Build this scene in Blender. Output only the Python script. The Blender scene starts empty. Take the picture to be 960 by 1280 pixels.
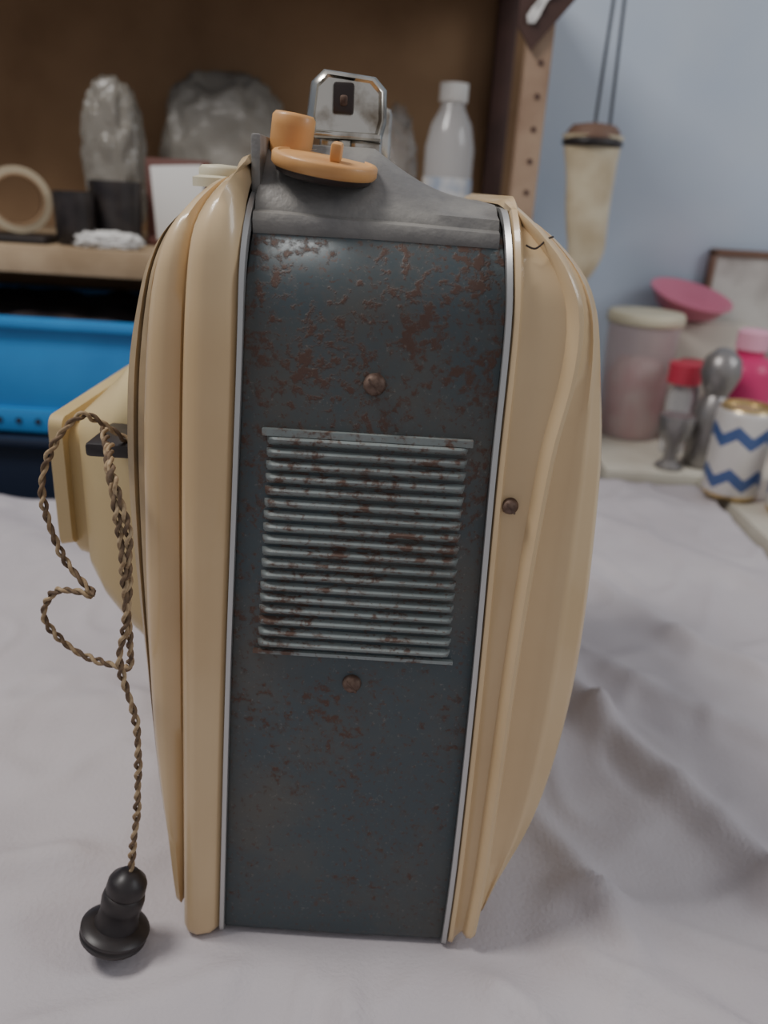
import bpy, bmesh, math, random
from mathutils import Vector, Matrix, noise
random.seed(4)
C=bpy.context.collection

# ---------------------------------------------------------------- helpers
def srgb(r,g,b):
    f=lambda c:(c/255/12.92) if c/255<=.04045 else ((c/255+.055)/1.055)**2.4
    return (f(r),f(g),f(b),1)
def mat(name,col,rough=.6,metal=0,col2=None,scale=20,bump=0,bscale=60,alpha=1,trans=0,coat=0,lo=.4,hi=.65,detail=6,spec=.5,ior=1.45,bdist=.002):
    m=bpy.data.materials.new(name); m.use_nodes=True
    n=m.node_tree.nodes; l=m.node_tree.links; p=n['Principled BSDF']
    p.inputs['Base Color'].default_value=col; p.inputs['Roughness'].default_value=rough
    p.inputs['Metallic'].default_value=metal; p.inputs['Alpha'].default_value=alpha
    p.inputs['Transmission Weight'].default_value=trans; p.inputs['Coat Weight'].default_value=coat
    p.inputs['Specular IOR Level'].default_value=spec; p.inputs['IOR'].default_value=ior
    tc=n.new('ShaderNodeTexCoord')
    if col2:
        t=n.new('ShaderNodeTexNoise'); t.inputs['Scale'].default_value=scale; t.inputs['Detail'].default_value=detail
        l.new(tc.outputs['Object'],t.inputs['Vector'])
        r=n.new('ShaderNodeValToRGB'); r.color_ramp.elements[0].position=lo; r.color_ramp.elements[1].position=hi
        r.color_ramp.elements[0].color=col; r.color_ramp.elements[1].color=col2
        l.new(t.outputs['Fac'],r.inputs['Fac']); l.new(r.outputs['Color'],p.inputs['Base Color'])
    if bump:
        t=n.new('ShaderNodeTexNoise'); t.inputs['Scale'].default_value=bscale; t.inputs['Detail'].default_value=5
        l.new(tc.outputs['Object'],t.inputs['Vector'])
        b=n.new('ShaderNodeBump'); b.inputs['Strength'].default_value=bump; b.inputs['Distance'].default_value=bdist
        l.new(t.outputs['Fac'],b.inputs['Height']); l.new(b.outputs['Normal'],p.inputs['Normal'])
    return m
def rust_mat(name,base,base2,rustcol,z0,z1,lo,hi,rough=.5,metal=.3,scale=130,rustcol2=None,bigs=30,w=.66,halo=.45):
    """painted metal; rust threshold varies with height (more rust near the top)"""
    m=bpy.data.materials.new(name); m.use_nodes=True
    n=m.node_tree.nodes; l=m.node_tree.links; p=n['Principled BSDF']
    tc=n.new('ShaderNodeTexCoord')
    def N(sc,d=6,ro=.6):
        t=n.new('ShaderNodeTexNoise'); t.inputs['Scale'].default_value=sc; t.inputs['Detail'].default_value=d
        t.inputs['Roughness'].default_value=ro
        l.new(tc.outputs['Object'],t.inputs['Vector']); return t.outputs['Fac']
    def M(op,a,b,clamp=False):
        x=n.new('ShaderNodeMath'); x.operation=op; x.use_clamp=clamp
        for i,v in enumerate((a,b)):
            if isinstance(v,(int,float)): x.inputs[i].default_value=v
            else: l.new(v,x.inputs[i])
        return x.outputs[0]
    def MIX(fac,a,b):
        c=n.new('ShaderNodeMix'); c.data_type='RGBA'; l.new(fac,c.inputs[0])
        for i,v in ((6,a),(7,b)):
            if isinstance(v,tuple): c.inputs[i].default_value=v
            else: l.new(v,c.inputs[i])
        return c.outputs[2]
    sep=n.new('ShaderNodeSeparateXYZ'); l.new(tc.outputs['Object'],sep.inputs[0])
    mr=n.new('ShaderNodeMapRange'); mr.inputs['From Min'].default_value=z0; mr.inputs['From Max'].default_value=z1
    mr.inputs['To Min'].default_value=lo; mr.inputs['To Max'].default_value=hi
    l.new(sep.outputs['Z'],mr.inputs['Value'])
    s=M('ADD',M('MULTIPLY',N(scale,5,.6),w),M('MULTIPLY',N(bigs,3),1-w))
    d=M('SUBTRACT',s,mr.outputs[0]); k=M('MULTIPLY',d,16,True)
    soft=M('MULTIPLY',M('ADD',d,.07),5,True)
    g=M('MULTIPLY',M('SUBTRACT',N(14,4),.42),5,True)
    c=MIX(g,base,base2)
    c=MIX(M('MULTIPLY',soft,halo),c,rustcol2 or rustcol)
    c=MIX(M('MULTIPLY',k,.9),c,rustcol)
    # even fine speckle of rust pin-points over the whole surface
    sp=M('MULTIPLY',M('SUBTRACT',N(420,3,.55),.60),16,True)
    c=MIX(M('MULTIPLY',sp,.65),c,rustcol)
    fs=M('MULTIPLY',M('SUBTRACT',N(560,4,.7),.61),14,True)
    c=MIX(M('MULTIPLY',fs,.28),c,srgb(146,140,130))
    l.new(c,p.inputs['Base Color'])
    l.new(M('ADD',M('MULTIPLY',soft,.35),rough),p.inputs['Roughness'])
    l.new(M('MULTIPLY',M('SUBTRACT',1,soft),metal),p.inputs['Metallic'])
    b=n.new('ShaderNodeBump'); b.inputs['Strength'].default_value=.45; b.inputs['Distance'].default_value=.0005
    l.new(k,b.inputs['Height']); l.new(b.outputs['Normal'],p.inputs['Normal'])
    return m
def empty(name):
    e=bpy.data.objects.new(name,None); e.empty_display_size=.05; C.objects.link(e); return e
def obj(name,verts,faces,m,parent=None,smooth=True,mats=None,fm=None):
    me=bpy.data.meshes.new(name); me.from_pydata([tuple(v) for v in verts],[],faces)
    bm=bmesh.new(); bm.from_mesh(me); bmesh.ops.recalc_face_normals(bm,faces=bm.faces); bm.to_mesh(me); bm.free()
    for mm in (mats or [m]): me.materials.append(mm)
    if fm:
        for p,i in zip(me.polygons,fm): p.material_index=i
    for p in me.polygons: p.use_smooth=smooth
    if smooth:
        try: me.set_sharp_from_angle(angle=math.radians(50))
        except Exception: pass
    o=bpy.data.objects.new(name,me); C.objects.link(o)
    if parent: o.parent=parent
    return o
def box(name,lo,hi,m,parent=None,bev=.002,rot=None,seg=2):
    c=[(lo[i]+hi[i])/2 for i in range(3)]; h=[(hi[i]-lo[i])/2 for i in range(3)]
    bm=bmesh.new(); bmesh.ops.create_cube(bm,size=2)
    for v in bm.verts: v.co=Vector((v.co.x*h[0],v.co.y*h[1],v.co.z*h[2]))
    if bev: bmesh.ops.bevel(bm,geom=bm.edges[:],offset=min(bev,min(h)*.9),segments=seg,affect='EDGES',profile=.5)
    me=bpy.data.meshes.new(name); bm.to_mesh(me); bm.free(); me.materials.append(m)
    for p in me.polygons: p.use_smooth=True
    try: me.set_sharp_from_angle(angle=math.radians(40))
    except Exception: pass
    o=bpy.data.objects.new(name,me); C.objects.link(o); o.location=c
    if rot: o.rotation_euler=rot
    if parent: o.parent=parent
    return o
def lathe(name,prof,m,loc=(0,0,0),parent=None,seg=40,rot=None,mats=None,pm=None,wob=0):
    V=[];F=[];fm=[]
    for i,(r,z) in enumerate(prof):
        for j in range(seg):
            a=2*math.pi*j/seg; k=1+wob*math.sin(3*a+z*90)
            V.append((r*k*math.cos(a),r*k*math.sin(a),z))
    for i in range(len(prof)-1):
        for j in range(seg):
            F.append((i*seg+j,i*seg+(j+1)%seg,(i+1)*seg+(j+1)%seg,(i+1)*seg+j)); fm.append(pm[i] if pm else 0)
    F.append(tuple(range(seg))); fm.append(pm[0] if pm else 0)
    F.append(tuple((len(prof)-1)*seg+j for j in range(seg))); fm.append(pm[-1] if pm else 0)
    o=obj(name,V,F,m,parent,True,mats,fm); o.location=loc
    if rot: o.rotation_euler=rot
    return o
def tube(name,pts,r,m,parent=None,smooth=True,cyc=False):
    cu=bpy.data.curves.new(name,'CURVE'); cu.dimensions='3D'; cu.bevel_depth=r; cu.bevel_resolution=3; cu.use_fill_caps=True
    s=cu.splines.new('POLY'); s.points.add(len(pts)-1)
    for i,p in enumerate(pts): s.points[i].co=(p[0],p[1],p[2],1)
    s.use_cyclic_u=cyc
    cu.materials.append(m); o=bpy.data.objects.new(name,cu); C.objects.link(o)
    if parent: o.parent=parent
    return o
def interp(tab,z):
    tab=sorted(tab)
    if z<=tab[0][0]: return tab[0][1]
    if z>=tab[-1][0]: return tab[-1][1]
    for i in range(len(tab)-1):
        if tab[i][0]<=z<=tab[i+1][0]:
            p0=tab[max(i-1,0)];p1=tab[i];p2=tab[i+1];p3=tab[min(i+2,len(tab)-1)]
            h=p2[0]-p1[0]; t=(z-p1[0])/h
            m1=(p2[1]-p0[1])/(p2[0]-p0[0]); m2=(p3[1]-p1[1])/(p3[0]-p1[0])
            return (2*t**3-3*t*t+1)*p1[1]+(t**3-2*t*t+t)*h*m1+(-2*t**3+3*t*t)*p2[1]+(t**3-t*t)*h*m2
def catmull(P,n=14):
    P=[Vector(p) for p in P]; out=[]
    for i in range(len(P)-1):
        a=P[max(i-1,0)];b=P[i];c=P[i+1];d=P[min(i+2,len(P)-1)]
        for k in range(n):
            t=k/n; out.append(.5*((2*b)+(c-a)*t+(2*a-5*b+4*c-d)*t*t+(3*b-3*c+d-a)*t**3))
    out.append(P[-1]); return out

# ---------------------------------------------------------------- materials
M_cream=mat('aged_cream_plastic',srgb(214,188,148),.31,0,srgb(192,162,120),7,.05,40,coat=.3,lo=.35,hi=.78)
M_creamd=mat('aged_cream_plastic_greyer',srgb(184,160,124),.4,0,srgb(146,128,102),30,.1,90,lo=.35,hi=.7)  # greyer, darker cream for the outer part of the rear shell
M_cream2=mat('cream_plastic_back',srgb(218,198,150),.36,0,srgb(200,176,128),9,coat=.2)
M_band=rust_mat('rusty_blue_grey_metal',srgb(68,78,82),srgb(84,84,80),srgb(84,60,49),.78,1.10,.600,.500,.44,.12,230,srgb(90,74,64),34,.64,.6)
M_grille=rust_mat('rusty_grille_metal',srgb(140,148,146),srgb(120,128,126),srgb(98,74,62),.90,1.02,.555,.535,.5,.12,190,srgb(114,96,84),40,.62,.7)
M_strip=mat('aluminium_trim',srgb(190,190,188),.38,.7)
M_panel=mat('grey_hammered_plastic',srgb(138,135,130),.5,.1,srgb(114,112,110),40,.25,300)
M_orange=mat('orange_plastic',srgb(216,164,104),.45,0,srgb(196,142,86),30,coat=.1)
M_dark=mat('dark_bakelite',srgb(40,32,30),.35,0,srgb(58,46,42),30)
M_chrome=mat('worn_chrome',srgb(214,210,200),.2,.95,srgb(130,116,98),60,lo=.5,hi=.7)
M_rust=mat('rusty_screw',srgb(118,98,86),.6,.4,srgb(80,60,50),200)
M_black=mat('black_plastic',srgb(38,34,35),.4,0,srgb(56,50,48),40)
M_glass=mat('crt_glass',srgb(60,66,68),.08,0,spec=.8)
M_cord1=mat('cloth_cord_tan',srgb(174,152,120),.85,0,srgb(132,108,80),300)
M_cord2=mat('cloth_cord_brown',srgb(92,74,58),.85,0,srgb(126,104,80),300)
M_cloth=mat('white_cotton_cloth',srgb(198,191,193),.95,0,srgb(186,179,182),6,.3,400,spec=.1)
M_wall=mat('blue_grey_painted_wall',srgb(176,190,208),.8,0,srgb(194,202,212),3,.15,30,lo=.35,hi=.7)
M_floor=mat('grey_floor',srgb(90,86,82),.8,0,srgb(110,104,98),8)
M_board=mat('brown_hardboard',srgb(156,126,96),.8,0,srgb(134,106,80),5,.1,80,spec=.2)
M_wood=mat('raw_pine_edge',srgb(176,154,126),.7,0,srgb(150,128,100),14,.15,70)
M_wooddark=mat('dark_stained_wood',srgb(82,56,48),.6,0,srgb(62,42,36),12)
M_post=mat('pine_post',srgb(156,132,110),.7,0,srgb(134,108,88),16,.1,60)
M_blue=mat('blue_plastic',srgb(52,138,202),.45,0,srgb(44,124,188),6)
M_navy=mat('navy_plastic',srgb(30,38,56),.45)
M_tape=mat('tan_packing_tape',srgb(172,158,134),.35,0,coat=.4)
M_card=mat('cardboard_core',srgb(150,122,92),.8)
M_white=mat('white_paper',srgb(214,212,208),.8)
M_maroon=mat('maroon_leather',srgb(98,60,52),.6)
M_bagw=mat('clear_grey_plastic_film',srgb(150,145,135),.22,0,alpha=.62,spec=.9,bump=.8,bscale=22,bdist=.010)
M_bagg=mat('grey_plastic_bag',srgb(152,147,138),.36,0,srgb(132,127,118),9,alpha=.95,spec=.6,bump=.6,bscale=16,bdist=.008)
M_clear=mat('clear_plastic',srgb(190,188,184),.12,0,alpha=.38,spec=.9,bump=.8,bscale=30,bdist=.008)
M_bottle=mat('clear_bottle_plastic',srgb(210,210,210),.12,0,alpha=.45,spec=.9)
M_label=mat('faded_blue_label',srgb(150,162,180),.6,0,srgb(212,210,206),40)
M_horn=mat('cow_horn_cream',srgb(212,200,172),.4,0,srgb(184,166,134),25,lo=.4,hi=.75)
M_pink=mat('pink_plastic',srgb(212,124,148),.4)
M_mag=mat('magenta_plastic',srgb(204,56,110),.35)
M_pinkcap=mat('pale_pink_cap',srgb(230,168,188),.4)
M_jar=mat('translucent_pink_jar',srgb(206,188,186),.3,0,alpha=.55)
M_lid=mat('cream_lid',srgb(206,198,172),.5)
M_red=mat('red_plastic',srgb(194,60,80),.4)
M_grey=mat('pewter_metal',srgb(146,142,140),.35,.6)
M_gold=mat('gold_can_rim',srgb(206,180,130),.3,.7)
M_table=mat('white_laminate',srgb(212,207,192),.5,0,srgb(198,190,174),8)
M_brownframe=mat('brown_frame',srgb(120,92,76),.6)
M_pic=mat('faded_print',srgb(206,202,196),.6,0,srgb(150,142,136),9)
M_string=mat('dark_string',srgb(58,56,58),.8)
M_box=mat('cream_carton',srgb(204,198,184),.8)
M_cont=mat('jar_contents',srgb(206,144,144),.7,0,srgb(222,202,194),30)
M_shade=mat('crate_shade_dark',srgb(44,40,46),.9,0,srgb(60,48,44),12)  # dark colour standing in for the shade under the shelf

# can: white with blue chevron bands
M_can=bpy.data.materials.new('printed_can'); M_can.use_nodes=True
n=M_can.node_tree.nodes;l=M_can.node_tree.links;p=n['Principled BSDF'];p.inputs['Roughness'].default_value=.35;p.inputs['Metallic'].default_value=.2
tc=n.new('ShaderNodeTexCoord');sp=n.new('ShaderNodeSeparateXYZ');l.new(tc.outputs['Object'],sp.inputs[0])
def mth(op,a,b=None):
    x=n.new('ShaderNodeMath');x.operation=op
    for i,v in enumerate((a,b)):
        if v is None: continue
        if isinstance(v,(int,float)): x.inputs[i].default_value=v
        else: l.new(v,x.inputs[i])
    return x.outputs[0]
ang=mth('ARCTAN2',sp.outputs['Y'],sp.outputs['X'])
tri=mth('PINGPONG',mth('MULTIPLY',ang,.026),.0136)
zz=mth('ADD',sp.outputs['Z'],tri)
band=mth('PINGPONG',mth('ADD',zz,.018),.0275)
k=mth('LESS_THAN',band,.0085)
mx=n.new('ShaderNodeMix');mx.data_type='RGBA';l.new(k,mx.inputs[0]);mx.inputs[6].default_value=srgb(210,205,200);mx.inputs[7].default_value=srgb(76,98,146)
l.new(mx.outputs[2],p.inputs['Base Color'])

# ---------------------------------------------------------------- camera
th=math.radians(22); rho=math.radians(3.5)
cd=bpy.data.cameras.new('camera'); cam=bpy.data.objects.new('camera',cd); C.objects.link(cam)
cd.sensor_fit='VERTICAL'; cd.sensor_height=36; cd.lens=28.125; cd.clip_start=.02
cam.matrix_world=Matrix.Translation((0,0,1.11))@Matrix.Rotation(math.pi/2-th,4,'X')@Matrix.Rotation(rho,4,'Z')
cd.dof.use_dof=True; cd.dof.focus_distance=.345; cd.dof.aperture_fstop=7
bpy.context.scene.camera=cam

# ---------------------------------------------------------------- television
tv=empty('portable_television')
lean=lambda z:.2995+(z-.75)*.082
YC=.47
ZB=.7512
def loop(xf,inset,ztop,zbot,r=.038,rb=.006):
    pts=[]
    rr=max(.006,r-max(inset,0)*.3)
    half=[]
    z0=zbot; 
    for i in range(7):
        a=math.pi/2*i/6; half.append((rb-rb*math.sin(a),z0+rb-rb*math.cos(a)))
    za=z0+rb; zb=ztop-rr
    for i in range(1,40): half.append((0,za+(zb-za)*i/40))
    for i in range(13):
        a=math.pi/2*i/12; half.append((rr-rr*math.cos(a),zb+rr*math.sin(a)))
    near=[(lean(z)+inset+dy,z) for dy,z in half]
    far=[(2*YC-y,z) for y,z in near][::-1]
    full=near
    yt0=near[-1][0]; yt1=far[0][0]
    full=full+[(yt0+(yt1-yt0)*i/8,ztop) for i in range(1,8)]+far
    yb0=far[-1][0]; yb1=near[0][0]
    full=full+[(yb0+(yb1-yb0)*i/8,zbot) for i in range(1,8)]
    return [Vector((xf(z),y,z)) for y,z in full]
def loft(name,loops,m,parent,cap0=False,cap1=False,mats=None,lm=None):
    N=len(loops[0]);V=[];F=[];fm=[]
    for L in loops: V+=L
    for i in range(len(loops)-1):
        for j in range(N):
            F.append((i*N+j,i*N+(j+1)%N,(i+1)*N+(j+1)%N,(i+1)*N+j)); fm.append(lm[i] if lm else 0)
    if cap0: F.append(tuple(range(N))); fm.append(0)
    if cap1: F.append(tuple((len(loops)-1)*N+j for j in range(N))); fm.append(0)
    return obj(name,V,F,m,parent,True,mats,fm)
tXL=[(.74,-.0695),(.895,-.066),(.991,-.063),(1.058,-.061),(1.12,-.060)]
tXR=[(.74,.0425),(.80,.0445),(.90,.045),(.998,.044),(1.06,.044),(1.085,.0425),(1.12,.040)]
tL1=[(.745,-.0905),(.888,-.089),(.989,-.0878),(1.0567,-.0856),(1.0895,-.0825),(1.10,-.079),(1.108,-.074),(1.117,-.066)]
tL2=[(.757,-.0965),(.784,-.100),(.867,-.107),(.989,-.1075),(1.0567,-.1035),(1.088,-.0965),(1.10,-.089),(1.11,-.080)]
tL3=[(.765,-.101),(.80,-.108),(.888,-.1145),(.97,-.1197),(1.024,-.1187),(1.057,-.1135),(1.085,-.105),(1.10,-.094)]
tR1=[(.755,.0590),(.79,.0617),(.845,.0633),(.937,.0655),(1.01,.0696),(1.045,.0745),(1.068,.0738),(1.085,.067),(1.098,.056),(1.107,.046)]
tR2=[(.765,.0650),(.79,.0760),(.818,.0870),(.865,.0950),(.915,.0980),(.995,.0958),(1.03,.0915),(1.076,.081),(1.098,.0627),(1.108,.050)]
f=lambda t,d=0:(lambda z:interp(t,z)+d)
def lerp(t1,t2,k,d=0): return lambda z:interp(t1,z)*(1-k)+interp(t2,z)*k+d
loft('side_band',[loop(f(tXL),.001,1.1,ZB),loop(f(tXL,.001),.0,1.101,ZB),loop(lerp(tXL,tXR,.5),-.0005,1.101,ZB),loop(f(tXR,-.001),0,1.101,ZB),loop(f(tXR),.001,1.1,ZB)],M_band,tv,True,True)
loft('trim_strip_left',[loop(f(tXL,.0004),.001,1.104,ZB),loop(f(tXL,.0002),-.0022,1.107,ZB-.0005),loop(f(tXL,-.0018),-.0026,1.108,ZB-.0005),loop(f(tXL,-.0022),.001,1.104,ZB)],M_strip,tv)
loft('trim_strip_right',[loop(f(tXR,-.0004),.001,1.102,ZB),loop(f(tXR,-.0002),-.0022,1.105,ZB-.0005),loop(f(tXR,.0020),-.0026,1.106,ZB-.0005),loop(f(tXR,.0024),.001,1.102,ZB)],M_strip,tv)
loft('front_shell',[
 loop(f(tXR,.0022),.002,1.105,ZB+.001), loop(f(tXR,.003),-.0022,1.109,ZB+.001), loop(f(tXR,.005),-.0030,1.110,ZB+.001),
 loop(f(tXR,.0065),-.0008,1.1075,ZB+.002),
 loop(lerp(tXR,tR1,.5),.0002,1.1070,ZB+.003), loop(f(tR1,-.0062),.0004,1.1065,ZB+.005),
 loop(f(tR1,-.0040),-.0034,1.1085,ZB+.005), loop(f(tR1,-.0022),-.0048,1.109,ZB+.006), loop(f(tR1,-.0004),-.0040,1.1085,ZB+.007), loop(f(tR1,.0008),.0010,1.104,ZB+.010),
 loop(f(tR1,.0020),.0052,1.101,ZB+.012),
 loop(lerp(tR1,tR2,.35,.001),.0072,1.100,ZB+.012), loop(lerp(tR1,tR2,.52),.0064,1.100,ZB+.012), loop(lerp(tR1,tR2,.62),.0075,1.099,ZB+.013),
 loop(lerp(tR1,tR2,.70),.0115,1.097,ZB+.015), loop(lerp(tR1,tR2,.86),.0128,1.097,ZB+.015),
 loop(f(tR2,-.0015),.0165,1.095,ZB+.018), loop(f(tR2,0),.021,1.093,ZB+.021), loop(f(tR2,0),.026,1.090,ZB+.024),
 loop(f(tR2,-.004),.032,1.08,ZB+.03), loop(lambda z:.052,.045,1.06,ZB+.05)],
 M_cream,tv,False,True,[M_cream,M_strip],[0]*17+[1,0,0])
tube('shell_crack',catmull([(.0490,.3302,1.0925),(.0530,.3303,1.0915),(.0575,.3333,1.0950),(.0600,.3348,1.0960)],6),.0004,M_dark,tv)
V=[];F=[];nu,nv=24,20
for i in range(nu+1):
    for j in range(nv+1):
        a=-1+2*i/nu;b=-1+2*j/nv
        V.append((.050+.026*(1-a*a)**.5*(1-b*b)**.5 if abs(a)<1 and abs(b)<1 else .050,YC+.105*a,.93+.10*b))
for i in range(nu):
    for j in range(nv): F.append((i*(nv+1)+j,(i+1)*(nv+1)+j,(i+1)*(nv+1)+j+1,i*(nv+1)+j+1))
obj('screen',V,F,M_glass,tv)
loft('rear_shell',[
 loop(f(tXL,-.0020),.002,1.113,ZB), loop(f(tXL,-.0030),-.0010,1.116,ZB), loop(f(tXL,-.0065),-.0045,1.119,ZB-.0005),
 loop(lerp(tXL,tL1,.6),-.0062,1.120,ZB-.0005), loop(f(tL1,.004),-.0046,1.118,ZB-.0005), loop(f(tL1,.0012),-.0010,1.116,ZB),
 loop(f(tL1,0),.005,1.112,ZB+.003), loop(f(tL1,-.0010),.0125,1.107,ZB+.008), 
 loop(f(tL1,-.0024),.0085,1.110,ZB+.006), loop(lerp(tL1,tL2,.45),.0065,1.111,ZB+.006), loop(lerp(tL1,tL2,.75),.0075,1.110,ZB+.007), loop(f(tL2,.0012),.0115,1.107,ZB+.010), loop(f(tL2,0),.0175,1.103,ZB+.013),
 loop(f(tL2,-.0006),.026,1.097,ZB+.020), loop(f(tL2,-.002),.0225,1.099,ZB+.018), loop(lerp(tL2,tL3,.4),.0235,1.099,ZB+.018),loop(lerp(tL2,tL3,.5),.027,1.097,ZB+.019),loop(lerp(tL2,tL3,.6),.0245,1.099,ZB+.018), loop(f(tL3,.0015),.027,1.096,ZB+.022),loop(f(tL3),.033,1.093,ZB+.026),
 loop(f(tL3,-.002),.05,1.085,ZB+.04),loop(f(tL3,-.003),.09,1.05,ZB+.08)],M_cream,tv,False,True,[M_cream,M_creamd],[0]*13+[1]*8)
for q in range(7):
    z=.82+.011*q
    box('rear_vent_%d'%(q+1),(-.1215,.40,z),(-.1145,.54,z+.004),M_dark,tv,.001)
def rr(x,y0,y1,z0,z1,r,n=6):
    P=[]
    for cx,cz,a0 in ((y1-r,z1-r,0),(y0+r,z1-r,90),(y0+r,z0+r,180),(y1-r,z0+r,270)):
        for i in range(n+1):
            a=math.radians(a0+90*i/n); P.append(Vector((x,cx+r*math.cos(a),cz+r*math.sin(a))))
    return P
loft('tube_neck_cover',[rr(-.100,.385,.56,.840,1.045,.03),rr(-.128,.388,.555,.850,1.030,.03),rr(-.142,.392,.55,.862,1.012,.028),rr(-.154,.395,.545,.880,1.000,.022),rr(-.162,.40,.54,.900,.992,.012)],M_cream2,tv,False,True)
loft('neck_cover_cap',[rr(-.160,.405,.53,.905,.985,.010),rr(-.1700,.405,.53,.908,.983,.010),rr(-.1735,.407,.528,.912,.980,.009),rr(-.1745,.412,.52,.916,.976,.008)],M_cream2,tv,False,True)
loft('neck_cover_flange',[rr(-.170,.398,.537,.918,.990,.006),rr(-.1765,.397,.538,.917,.991,.006),rr(-.178,.40,.535,.920,.988,.006)],M_cream2,tv,True,True)
box('cord_clip',(-.142,.355,.985),(-.118,.392,.992),M_black,tv,.002)
lathe('rear_knob',[(.013,0),(.013,.004),(.010,.005),(.010,.008),(.0085,.0095),(0.001,.010)],M_lid,(-.086,.405,1.106),tv,30)
gx0,gx1,gz0,gz1=-.0535,.0352,.9135,1.0125
NS=18;V=[];F=[]
pit=(gz1-gz0)/NS
def gxl(z): return -.0552+(z-.9135)*.032
for i in range(NS):
    z=gz0+pit*i
    sec=[(.0012,z),(-.0012,z+pit*.25),(-.0034,z+pit*.58),(-.0040,z+pit*.76),(-.0034,z+pit*.90),(.0012,z+pit*.94)]
    b=len(V); xs=[gxl(z)+.0012,gxl(z)+.0028]+[gxl(z)+.005+(gx1-.005-gxl(z)-.005)*q/10 for q in range(11)]+[gx1-.0028,gx1-.0012]
    for xi,x in enumerate(xs):
        kx=.1 if xi in (0,len(xs)-1) else (.8 if xi in (1,len(xs)-2) else 1)
        for dy,zz_ in sec: V.append((x,lean(zz_)+(.0012+(dy-.0012)*kx),zz_))
    for q in range(len(xs)-1):
        for s in range(5):
            F.append((b+q*6+s,b+(q+1)*6+s,b+(q+1)*6+s+1,b+q*6+s+1))
obj('vent_grille_slats',V,F,M_grille,tv)
def framebar(name,x0,x1,z0,z1,pr=.0016):
    V=[]
    for (z) in (z0,z1):
        for (x) in (x0,x1):
            V+= [(x,lean(z)+.001,z),(x,lean(z)-pr,z)]
    F=[(0,1,3,2),(4,5,7,6),(1,3,7,5),(0,1,5,4),(2,3,7,6)]
    return obj(name,V,F,M_grille,tv,False)
framebar('grille_frame_top',gx0+.001,gx1,gz1-.0002,gz1+.0026,.0028)
framebar('grille_frame_bottom',-.0555,gx1,gz0-.0016,gz0,.0022)
def screw(nm,x,z,r,y=None):
    y=lean(z) if y is None else y
    lathe(nm,[(r,0),(r*1.0,.001),(r*.85,.0028),(r*.5,.0038),(.0003,.0041)],M_rust,(x,y,z),tv,24,(math.radians(90-4),0,0))
    box(nm+'_slot',(x-r*.8,y-.0043,z-.0004),(x+r*.8,y-.003,z+.0004),M_rust,tv,0,(0,math.radians(50),0))
screw('screw_upper',-.007,1.0355,.0047); screw('screw_lower',-.010,.8986,.0044); screw('screw_shell',.0534,.9877,.0036,lean(.9877)-.0002)
V=[];F=[];nx=26
def hh(x):
    t=max(0,min(1,(x+.014)/.050)); base=1.126-.020*t-.004*math.sin(t*math.pi)
    return base
xs=[-.0595+(.0395+.0595)*i/nx for i in range(nx+1)]
for x in xs:
    h=hh(x); t=max(0,min(1,(x+.014)/.050)); yb=.383-.016*t
    sec=[(.346,1.083),(.3395,1.0895),(.3380,1.0955),(.3395,1.0985),(.3440,1.0995),(.3455,1.1035),(yb-.012,h-.004),(yb-.004,h-.0008),(yb+.004,h),(.46,h+.001),(.55,h),(.585,1.10),(.60,1.088)]
    sl=-(x+.06)*.03
    V+=[(x,y,z+(sl if i<6 else 0)) for i,(y,z) in enumerate(sec)]
NSX=13
for i in range(nx):
    for j in range(NSX-1): F.append((i*NSX+j,(i+1)*NSX+j,(i+1)*NSX+j+1,i*NSX+j+1))
F.append(tuple(range(NSX)));F.append(tuple(nx*NSX+j for j in range(NSX)))
obj('control_panel_top',V,F,M_panel,tv)
box('panel_side_lip',(-.0625,.352,1.098),(-.0585,.48,1.1275),M_panel,tv,.001)
KR=Matrix.Translation((-.033,.357,1.1175))@Matrix.Rotation(math.radians(7),4,'Y')@Matrix.Rotation(math.radians(7),4,'X')
def lk(name,prof,m,mat_,seg=48):
    o=lathe(name,prof,m,(0,0,0),tv,seg); o.matrix_world=mat_; return o
lk('tuning_knob_skirt',[(.017,-.0055),(.0195,-.0045),(.0205,-.0018)],M_dark,KR)
lk('tuning_knob_disc',[(.0208,-.0026),(.0218,-.0014),(.0218,.0020),(.0210,.0028),(.0195,.0030),(.0190,.0024),(.012,.0026),(.0003,.0026)],M_orange,KR)
o=box('tuning_knob_pointer',(-.0022,-.005,.0032),(.0022,.005,.0105),M_orange,tv,.0012); o.matrix_world=KR@Matrix.Translation((.0045,-.004,.0060))
lk('volume_knob',[(.009,-.016),(.0092,-.001),(.0092,.003),(.0080,.0045),(.0003,.005)],M_orange,Matrix.Translation((-.0485,.376,1.1325))@Matrix.Rotation(math.radians(7),4,'Y'))
V=[];F=[]
sec=[(-.0165,-.013),(-.0175,-.006),(-.0170,.008),(-.012,.0135),(.011,.0135),(.0165,.009),(.0180,-.004),(.0165,-.013)]
hb=Matrix.Translation((-.0268,.396,1.1425))@Matrix.Rotation(math.radians(4),4,'Y')@Matrix.Rotation(math.radians(8),4,'Z')
for (y,s) in ((0.0035,.80),(0,.86),(.0022,1),(.026,1),(.034,.8)):
    V+=[hb@Vector((a*s,y,b*s)) for a,b in sec]
for i in range(4):
    for j in range(8): F.append((i*8+j,i*8+(j+1)%8,(i+1)*8+(j+1)%8,(i+1)*8+j))
F.append(tuple(range(8)));F.append(tuple(32+j for j in range(8)))
obj('handle_bracket_near',V,F,M_chrome,tv,True)
box('handle_socket',(-.0335,.3945,1.1395),(-.0245,.4000,1.1520),M_dark,tv,.001)
box('handle_socket_pin',(-.0305,.3935,1.1425),(-.0270,.3960,1.1470),M_rust,tv,.001)
box('handle_lip',(-.042,.3950,1.1290),(-.0115,.4010,1.1325),M_chrome,tv,.0014)
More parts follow.
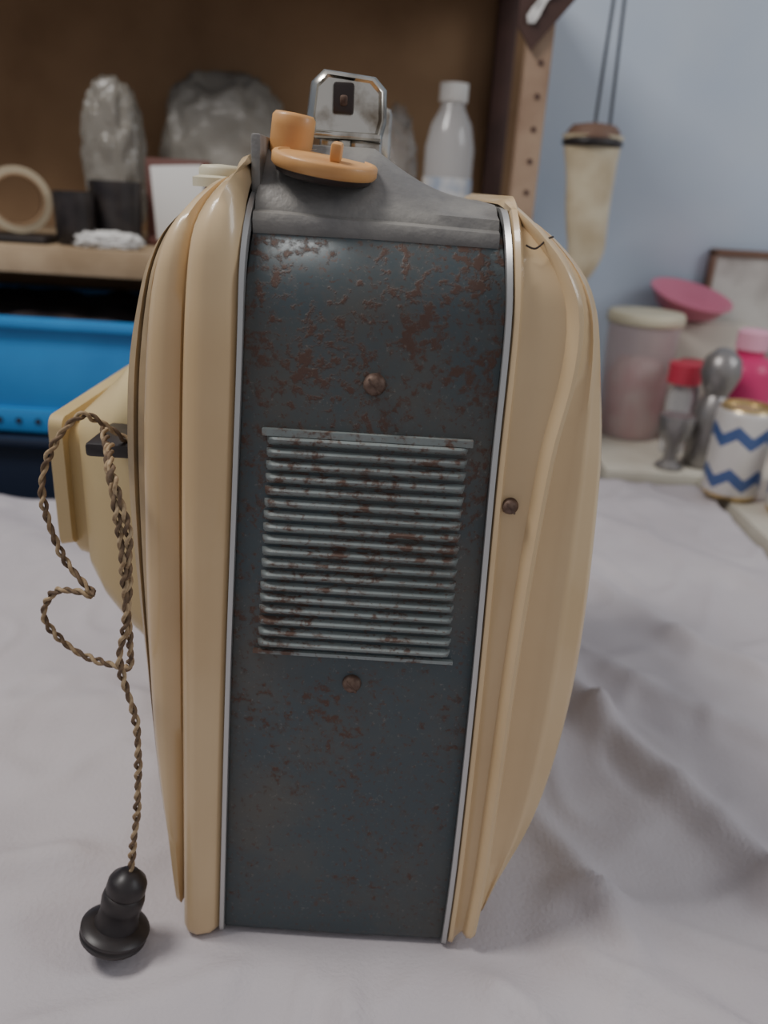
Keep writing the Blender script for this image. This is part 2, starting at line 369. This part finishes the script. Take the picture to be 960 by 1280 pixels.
box('handle_foot_near',(-.026,.402,1.120),(-.0115,.424,1.134),M_chrome,tv,.003)
box('handle_foot_inner',(-.040,.402,1.122),(-.031,.424,1.134),M_chrome,tv,.002)
box('handle_grip',(-.037,.43,1.138),(-.0165,.545,1.154),M_dark,tv,.006,seg=4)
box('handle_bracket_far',(-.043,.54,1.122),(-.010,.565,1.156),M_chrome,tv,.004)
# twisted cloth mains cord with plug
cord=empty('power_cord')
path=catmull([(-.118,.362,.988),(-.133,.352,1.004),(-.140,.346,1.007),(-.150,.338,.9935),(-.1535,.332,.974),(-.147,.330,.947),(-.136,.326,.934),(-.131,.324,.929),(-.138,.324,.9305),(-.1514,.328,.927),(-.158,.330,.911),(-.144,.328,.896),(-.123,.322,.893),(-.113,.314,.900),(-.110,.307,.927),(-.1085,.308,.950),(-.108,.309,.972),(-.1145,.314,.992),(-.122,.334,.9995)],14)
path2=catmull([(-.128,.345,1.003),(-.1155,.314,.990),(-.111,.308,.965),(-.110,.305,.93),(-.114,.304,.906),(-.107,.300,.8755),(-.108,.296,.833),(-.1110,.2945,.810),(-.1125,.2935,.795)],18)
def twist(name,path,pitch=.0115,rad=.00095,br=.00092):
    L=[0]
    for a,b in zip(path,path[1:]): L.append(L[-1]+(b-a).length)
    n=int(L[-1]/.0012); A=[];B=[];j=0
    ref=Vector((0,1,0))
    for i in range(n+1):
        s=L[-1]*i/n
        while j<len(L)-2 and L[j+1]<s: j+=1
        t=(s-L[j])/max(1e-9,L[j+1]-L[j]); P=path[j].lerp(path[j+1],t); T=(path[j+1]-path[j]).normalized()
        u=ref-T*ref.dot(T); u.normalize(); ref=u; v=T.cross(u); ph=2*math.pi*s/pitch
        d=(u*math.cos(ph)+v*math.sin(ph))*rad*(1+.3*math.sin(s*260))
        A.append(P+d);B.append(P-d)
    tube(name+'_strand_a',A,br,M_cord1,cord); tube(name+'_strand_b',B,br,M_cord2,cord)
twist('upper_loop',path); twist('hanging_length',path2)
P0=Vector((-.1205,.2865,.7625)); P1=Vector((-.1120,.2935,.797))
d=(P1-P0).normalized()
pm=Matrix.Translation(P0)@d.to_track_quat('Z','Y').to_matrix().to_4x4()
def lp(nm,prof,m): 
    o=lathe(nm,prof,m,(0,0,0),cord,36); o.matrix_world=pm
lp('plug_face',[(.0120,-.0045),(.0150,-.004),(.0162,-.0025),(.0164,-.001),(.0158,-.0004),(.0158,.0004),(.0166,.0012),(.0167,.0028),(.0150,.0042),(.0115,.0052)],M_black)
lp('plug_body',[(.0112,.004),(.0102,.007),(.0094,.013),(.0100,.0145),(.0104,.019),(.0100,.0215),(.0090,.0225),(.0096,.0240),(.0094,.0285),(.0084,.0305),(.0064,.0320),(.0040,.0345)],M_black)
for sx in (-1,1):
    o=lathe('plug_pin_%s'%('a' if sx<0 else 'b'),[(.0015,-.0105),(.0019,-.0095),(.0019,-.003)],M_black,(0,0,0),cord,12); o.matrix_world=pm@Matrix.Rotation(.5,4,'Z')@Matrix.Translation((sx*.0065,0,0))

# ---------------------------------------------------------------- table + cloth
def seg_d(x,y,a,b):
    a=Vector(a);b=Vector(b);p=Vector((x,y));t=max(0,min(1,(p-a).dot(b-a)/(b-a).length_squared)); q=a+(b-a)*t
    return (p-q).length,t
folds=[((.135,.60),(.165,.50),.011,.012),((.165,.50),(.24,.34),.015,.013),((.24,.34),(.36,.18),.015,.016),((.15,.84),(.27,.62),.007,.016),((.27,.62),(.42,.48),.009,.016),((.19,.56),(.33,.42),.006,.012),
 ((-.004,.295),(.004,.20),.0055,.006),((-.018,.295),(-.03,.20),.004,.005),((.05,.285),(.12,.20),.007,.008),((.09,.30),(.20,.24),.008,.010),((.11,.34),(.22,.29),.006,.008),((-.18,.60),(-.42,.78),.010,.03),((-.17,.48),(-.36,.42),.008,.02),
 ((-.16,.34),(-.30,.28),.007,.014),((-.06,.272),(-.18,.22),.004,.008),((.095,.42),(.14,.30),.008,.010),((.26,.90),(.42,.72),.008,.022),((.12,.92),(.34,.97),.008,.024),((-.2,.72),(-.1,.80),.008,.025)]
V=[];F=[];nx,ny=260,280
def inside(x,y):
    dx=max(-.10-x,0,x-.085);dy=max(.298-y,0,y-.64); return math.hypot(dx,dy)
for i in range(nx+1):
    for j in range(ny+1):
        x=-.75+1.18*i/nx; t=j/ny
        yb=.86+.19*max(0,min(1,(x+.15)/.35)); y=-.25+(yb+.25)*t
        h=0
        wx=x+.010*noise.noise(Vector((x*9,y*9,4))); wy=y+.010*noise.noise(Vector((x*9,y*9,8)))
        for a,b,amp,w in folds:
            dd,tt=seg_d(wx,wy,a,b); wob=1+.25*noise.noise(Vector((x*22,y*22,7)))
            h+=amp*math.exp(-(dd/(w*wob))**2)
        h+=.008*(noise.noise(Vector((x*4.5,y*4.5,0)))+.35)+.004*(1-abs(noise.noise(Vector((wx*9,wy*6,3))))*3)*.6+.003*max(0,1-abs(noise.noise(Vector((wx*16+5,wy*12,6))))*5)+.0010*noise.noise(Vector((x*46,y*34,9)))
        k=min(1,inside(x,y)/.040); k=k*k*(3-2*k)
        pk=min(1,max(0,math.hypot(x+.120,y-.287)-.012)/.04)
        V.append((x,y,.7505+max(0,h)*k*pk))
for i in range(nx):
    for j in range(ny): F.append((i*(ny+1)+j,(i+1)*(ny+1)+j,(i+1)*(ny+1)+j+1,i*(ny+1)+j+1))
o=obj('white_tablecloth',V,F,M_cloth,None)
me=o.data; bm=bmesh.new(); bm.from_mesh(me)
be=[e for e in bm.edges if e.is_boundary]
r=bmesh.ops.extrude_edge_only(bm,edges=be)
for v in [g for g in r['geom'] if isinstance(g,bmesh.types.BMVert)]:
    v.co.z=.62+.01*math.sin(v.co.x*60+v.co.y*50)
    v.co.x+=.006*(1 if v.co.x>.42 else 0)*math.sin(v.co.y*40)
bm.to_mesh(me); bm.free()
for p_ in me.polygons: p_.use_smooth=True
tb=empty('work_table')
obj('table_top',[(-.745,-.245,.72),(.425,-.245,.72),(.425,1.035,.72),(.2,1.035,.72),(-.15,.85,.72),(-.745,.85,.72),
 (-.745,-.245,.749),(.425,-.245,.749),(.425,1.035,.749),(.2,1.035,.749),(-.15,.85,.749),(-.745,.85,.749)],
 [(0,1,2,3,4,5),(6,7,8,9,10,11)]+[(i,(i+1)%6,6+(i+1)%6,6+i) for i in range(6)],M_wood,tb,False)
for i,(x,y) in enumerate(((-.70,-.2),(.38,-.2),(.38,.98),(-.70,.8))): box('leg_%d'%(i+1),(x-.025,y-.025,0),(x+.025,y+.025,.72),M_wood,tb,.003)

# ---------------------------------------------------------------- side tables with things
def stable(x0,y0,x1,y1):
    e=empty('side_table')
    box('top',(x0,y0,.735),(x1,y1,.760),M_table,e,.001)
    for i,(x,y) in enumerate(((x0+.05,y0+.05),(x1-.05,y0+.05),(x1-.05,y1-.05),(x0+.05,y1-.05))): box('leg_%d'%(i+1),(x-.025,y-.025,0),(x+.025,y+.025,.735),M_table,e,.003)
stable(.31,1.075,1.3,1.449); stable(.445,.45,1.3,1.0745)
TZ=.7605
def can(x,y,h=.118,r=.034):
    return lathe('drink_can',[(r*.78,0),(r*.92,.002),(r,.009),(r,h-.012),(r*.93,h-.005),(r*.86,h-.002),(r*.86,h),(r*.80,h),(r*.78,h-.004),(.002,h-.0045)],M_can,(x,y,TZ),None,40,None,[M_can,M_gold],[1,1,0,0,1,1,1,1,1])
can(.452,1.000,.122,.0355); can(.512,.945,.095,.033)
lathe('pink_squeeze_bottle',[(.036,0),(.040,.004),(.043,.02),(.043,.125),(.037,.143),(.020,.150),(.020,.158),(.023,.159),(.023,.184),(.018,.188),(.001,.189)],M_mag,(.530,1.205,TZ),None,36,None,[M_mag,M_pinkcap],[0,0,0,0,0,0,1,1,1,1])
lathe('pewter_shaker',[(.024,0),(.028,.004),(.028,.06),(.024,.09),(.016,.105),(.022,.118),(.028,.135),(.024,.157),(.010,.170),(.001,.172)],M_grey,(.460,1.125,TZ),None,32)
lathe('red_capped_vial',[(.018,0),(.019,.09),(.012,.10),(.012,.105),(.024,.106),(.024,.135),(.001,.136)],M_red,(.434,1.19,TZ),None,28,None,[M_bottle,M_red],[0,0,0,1,1,1])
lathe('red_capped_vial',[(.018,0),(.019,.08),(.012,.09),(.012,.095),(.020,.096),(.020,.125),(.001,.126)],M_red,(.475,1.275,TZ),None,28,None,[M_grey,M_red],[0,0,0,1,1,1])
lathe('pewter_egg_cup',[(.018,0),(.020,.004),(.010,.012),(.010,.035),(.022,.05),(.025,.075),(.024,.078),(.001,.070)],M_grey,(.404,1.102,TZ),None,28)
jar=empty('plastic_jar')
lathe('jar_body',[(.046,0),(.049,.003),(.055,.17),(.055,.183)],M_jar,(.388,1.275,TZ),jar,40)
lathe('jar_contents',[(.040,0),(.045,.03),(.047,.09),(.030,.12),(.001,.125)],M_cont,(.388,1.275,TZ+.003),jar,30,wob=.08)
lathe('jar_lid',[(.057,.178),(.059,.180),(.059,.192),(.056,.196),(.001,.197)],M_lid,(.388,1.275,TZ),jar,40)
box('carton_box',(.425,1.350,TZ),(.60,1.418,TZ+.172),M_box,None,.002)
lathe('pink_plastic_bowl',[(.030,0),(.050,.010),(.064,.030),(.068,.032),(.068,.035),(.062,.034),(.047,.013),(.002,.004)],M_pink,(.478,1.372,TZ+.184),None,40,(math.radians(14),math.radians(8),0))
pf=empty('framed_picture')
box('frame_left',(.528,1.430,TZ),(.538,1.447,1.045),M_brownframe,pf,.002); box('frame_right',(.82,1.430,TZ),(.832,1.447,1.045),M_brownframe,pf,.002)
box('frame_top',(.528,1.430,1.036),(.832,1.447,1.047),M_brownframe,pf,.002); box('frame_bottom',(.528,1.430,TZ),(.832,1.447,TZ+.012),M_brownframe,pf,.002)
box('print',(.535,1.436,TZ+.01),(.825,1.442,1.040),M_pic,pf,0)

# ---------------------------------------------------------------- shelf unit
sh=empty('wooden_shelf_unit')
SX0,SX1=-1.1,.146
box('back_panel',(SX0,1.425,.02),(SX1+.03,1.435,1.75),M_board,sh,0)
box('middle_board',(SX0,1.05,.984),(SX1-.02,1.424,1.018),M_wood,sh,.002)
box('lower_board',(SX0,1.06,.44),(SX1-.02,1.424,.46),M_wood,sh,.002)
box('upper_board',(SX0,1.09,1.40),(SX1+.03,1.424,1.43),M_wooddark,sh,.002)
box('post_front_right',(.132,1.06,0),(.162,1.085,1.40),M_post,sh,.002)
box('post_back_right',(.126,1.39,0),(.156,1.424,1.40),M_wooddark,sh,.002)
box('post_front_left',(SX0-.03,1.06,0),(SX0,1.095,1.75),M_post,sh,.002)
box('side_rail',(.126,1.096,.984),(.156,1.389,1.018),M_post,sh,.002)
for i in range(7):
    lathe('post_hole_%d'%(i+1),[(.0032,0),(.0032,.0012)],M_wooddark,(.150,1.0600,1.08+.035*i),sh,12,(math.radians(90),0,0))
obj('corner_brace',[(.118,1.052,1.43),(.205,1.052,1.43),(.190,1.052,1.33),(.136,1.052,1.266),(.118,1.052,1.29),
 (.118,1.059,1.43),(.205,1.059,1.43),(.190,1.059,1.33),(.136,1.059,1.266),(.118,1.059,1.29)],[(0,1,2,3,4),(5,6,7,8,9)]+[(i,(i+1)%5,5+(i+1)%5,5+i) for i in range(5)],M_wooddark,sh,False)
V=[];F=[]
for i in range(9):
    for j in range(5):
        t=i/8; w_=.010*(1-.5*t)*(1+.3*math.sin(i*2.1))
        V.append((.150+.006*math.sin(t*5)-.012*t+(j/4-.5)*2*w_,1.050-.004*noise.noise(Vector((i*.9,j*.8,2)))-.001,1.352-.060*t))
for i in range(8):
    for j in range(4): F.append((i*5+j,(i+1)*5+j,(i+1)*5+j+1,i*5+j+1))
obj('plastic_scrap',V,F,M_white,sh)
SZ=1.0185
def blob(name,c,r,amp,freq,m,flat=None,seed=0,sub=5,fine=.20):
    bm=bmesh.new(); bmesh.ops.create_icosphere(bm,subdivisions=sub,radius=1)
    for v in bm.verts:
        p=v.co.copy(); q=p*freq+Vector((seed,seed*2,0))
        q=q+Vector((noise.noise(q*1.5),noise.noise(q*1.5+Vector((9,0,0))),noise.noise(q*1.5+Vector((0,9,0)))))*.5
        nn=(1-abs(noise.noise(q))*2.4)*.5+(1-abs(noise.noise(q*2.3))*2.4)*.35+(1-abs(noise.noise(q*5.1))*2.4)*fine-.6
        s=1+amp*nn
        # pillow-like superellipsoid so the bag sags instead of looking like a ball
        e=.75; qx=math.copysign(abs(p.x)**e,p.x); qy=math.copysign(abs(p.y)**e,p.y); qz=math.copysign(abs(p.z)**.85,p.z)
        w=Vector((qx*r[0]*s,qy*r[1]*s,qz*r[2]*s))+Vector(c)
        if flat is not None: w.z=max(w.z,flat)
        v.co=w
    me=bpy.data.meshes.new(name); bm.to_mesh(me); bm.free(); me.materials.append(m)
    for p_ in me.polygons: p_.use_smooth=True
    o=bpy.data.objects.new(name,me); C.objects.link(o)
    return o
blob('grey_plastic_bag',(-.276,1.345,1.130),(.100,.060,.128),.17,1.4,M_bagg,SZ,3,5,.10)
blob('clear_plastic_bag',(-.412,1.232,1.120),(.042,.034,.108),.26,1.5,M_bagw,SZ,8,5,.14)
b=empty('plastic_bottle')
lathe('body',[(.028,0),(.034,.006),(.033,.05),(.035,.06),(.033,.07),(.035,.08),(.035,.15),(.029,.18),(.018,.200),(.016,.210)],M_bottle,(.062,1.26,SZ),b,32)
lathe('label',[(.0358,.065),(.036,.07),(.036,.105),(.0358,.11)],M_label,(.062,1.26,SZ),b,32)
lathe('cap',[(.019,.208),(.020,.209),(.020,.232),(.001,.233)],M_white,(.062,1.26,SZ),b,24)
blob('clear_plastic_bag',(-.022,1.32,1.115),(.038,.038,.105),.35,1.7,M_clear,SZ,5)
lathe('dark_glass_tumbler',[(.028,0),(.031,.002),(.034,.075),(.034,.08),(.032,.08),(.029,.006),(.001,.005)],M_black,(-.385,1.145,SZ),None,30)
lathe('dark_glass_tumbler',[(.022,0),(.024,.002),(.026,.06),(.026,.065),(.024,.065),(.022,.006),(.001,.005)],M_black,(-.425,1.10,SZ),None,30)
ph=empty('leather_card_holder')
box('leather_back',(-.350,1.165,SZ+.001),(-.262,1.171,SZ+.112),M_maroon,ph,.002,(math.radians(-3),0,0))
box('white_card',(-.338,1.156,SZ+.01),(-.268,1.162,SZ+.104),M_white,ph,.001,(math.radians(-3),math.radians(-4),0))
box('holder_foot',(-.350,1.155,SZ+.0005),(-.262,1.185,SZ+.012),M_maroon,ph,.002)
box('mobile_phone',(-.60,1.065,SZ),(-.455,1.145,SZ+.0085),M_black,None,.003,(0,0,.03))
tp=empty('packing_tape_roll')
def ring(name,r0,r1,w,m):
    prof=[(r0,-w),(r1,-w),(r1,w),(r0,w),(r0,-w)]
    o=lathe(name,prof,m,(-.505,1.115,SZ+.0508),tp,48,(math.radians(90),0,math.radians(28)))
    bm=bmesh.new();bm.from_mesh(o.data)
    big=[f_ for f_ in bm.faces if len(f_.verts)>4]; bmesh.ops.delete(bm,geom=big,context='FACES_ONLY'); bm.to_mesh(o.data); bm.free()
ring('tape',.0322,.041,.018,M_tape); ring('core',.0300,.0324,.0182,M_card)
blob('crumpled_paper',(-.375,1.078,SZ+.008),(.040,.020,.012),.5,1.4,M_white,SZ,2)
def crate(name,lo,hi,m,holes=True,rim=.012):
    e=empty(name); t=.006
    box('bottom',(lo[0],lo[1],lo[2]),(hi[0],hi[1],lo[2]+t),m,e,.001)
    box('front',(lo[0],lo[1],lo[2]),(hi[0],lo[1]+t,hi[2]),m,e,.002); box('back',(lo[0],hi[1]-t,lo[2]),(hi[0],hi[1],hi[2]),m,e,.002)
    box('left',(lo[0],lo[1],lo[2]),(lo[0]+t,hi[1],hi[2]),m,e,.002); box('right',(hi[0]-t,lo[1],lo[2]),(hi[0],hi[1],hi[2]),m,e,.002)
    box('rim_front',(lo[0]-rim,lo[1]-rim,hi[2]-.014),(hi[0]+rim,lo[1]+.002,hi[2]),m,e,.004); box('rim_back',(lo[0]-rim,hi[1]-.002,hi[2]-.014),(hi[0]+rim,hi[1]+rim,hi[2]),m,e,.004)
    box('rim_left',(lo[0]-rim,lo[1],hi[2]-.014),(lo[0]+.002,hi[1],hi[2]),m,e,.004); box('rim_right',(hi[0]-.002,lo[1],hi[2]-.014),(hi[0]+rim,hi[1],hi[2]),m,e,.004)
    if holes:
        box('front_base_band',(lo[0],lo[1]-.006,lo[2]),(hi[0],lo[1]+.001,lo[2]+.034),m,e,.003)
        x=lo[0]+.02;i=0
        while x<hi[0]-.02:
            i+=1; lathe('hole_%d'%i,[(.004,0),(.004,.002)],M_dark,(x,lo[1]-.006,lo[2]+.017),e,14,(math.radians(90),0,0)); x+=.026
    return e
crate('dark_storage_bin',(-.98,1.02,.4605),(-.06,1.35,.775),M_navy,False)
bc=crate('blue_storage_crate',(-.96,1.04,.776),(-.08,1.34,.930),M_blue)
bm=bmesh.new(); bmesh.ops.create_grid(bm,x_segments=60,y_segments=24,size=1)  # dark sheet added in the crate to paint the shade below the shelf
for v in bm.verts:
    v.co=Vector((-.52+v.co.x*.432,1.19+v.co.y*.142,.925+.014*noise.noise(Vector((v.co.x*9,v.co.y*4,1)))))
me=bpy.data.meshes.new('crate_shade_sheet'); bm.to_mesh(me); bm.free(); me.materials.append(M_shade)
for p_ in me.polygons: p_.use_smooth=True
o=bpy.data.objects.new('crate_shade_sheet',me); C.objects.link(o); o.parent=bc

# ---------------------------------------------------------------- hanging horn
hn=empty('hanging_horn')
V=[];F=[];S=32
cl=catmull([(.262,1.25,1.195),(.263,1.25,1.17),(.266,1.25,1.14),(.268,1.25,1.10),(.271,1.25,1.07),(.274,1.25,1.04),(.268,1.25,1.01),(.258,1.25,.985)],6)
for i,p_ in enumerate(cl):
    t=i/(len(cl)-1); r=.037*(1-t)**.5*(1-.10*math.sin(t*5))+.006
    for j in range(S):
        a=2*math.pi*j/S; V.append((p_.x+r*math.cos(a),p_.y+r*.85*math.sin(a),p_.z))
for i in range(len(cl)-1):
    for j in range(S): F.append((i*S+j,i*S+(j+1)%S,(i+1)*S+(j+1)%S,(i+1)*S+j))
F.append(tuple(range(S)));F.append(tuple((len(cl)-1)*S+j for j in range(S)))
obj('horn_body',V,F,M_horn,hn)
lathe('mouth_band',[(.039,0),(.042,.003),(.042,.008),(.039,.011)],M_black,(.262,1.25,1.180),hn,32)
lathe('wooden_stopper',[(.037,0),(.037,.010),(.030,.018),(.012,.021),(.001,.0215)],M_brownframe,(.262,1.25,1.190),hn,32)
tube('string_a',[(.262,1.25,1.208),(.263,1.25,1.30),(.267,1.25,1.60)],.0022,M_string,hn)
tube('string_b',[(.283,1.25,1.204),(.280,1.25,1.30),(.271,1.25,1.60)],.0022,M_string,hn)
tube('wall_peg',[(.269,1.24,1.602),(.269,1.448,1.602)],.006,M_wooddark,hn)

# ---------------------------------------------------------------- room
box('wall_back',(-2.2,1.45,0),(2.6,1.55,2.7),M_wall,None,0)
box('wall_left',(-2.3,-2.5,0),(-2.2,1.55,2.7),M_wall,None,0)
box('floor',(-2.3,-2.5,-.1),(2.6,1.55,0),M_floor,None,0)

# ---------------------------------------------------------------- light
def area(name,loc,target,size,power,col):
    ld=bpy.data.lights.new(name,'AREA'); ld.energy=power; ld.size=size; ld.color=col; ld.shape='SQUARE'
    o=bpy.data.objects.new(name,ld); C.objects.link(o); o.location=loc
    o.rotation_euler=(Vector(target)-Vector(loc)).to_track_quat('-Z','Y').to_euler()
area('ceiling_light',(-.70,.35,2.2),(0,.5,.8),.40,15.5,(1,.965,.93))
area('right_area_light',(1.5,.35,1.9),(.1,.6,.9),.6,7.5,(.92,.96,1))  # added second light at the right, weaker; no window known there
w=bpy.data.worlds.new('world'); bpy.context.scene.world=w; w.use_nodes=True
w.node_tree.nodes['Background'].inputs[0].default_value=(.95,.95,1,1); w.node_tree.nodes['Background'].inputs[1].default_value=.40
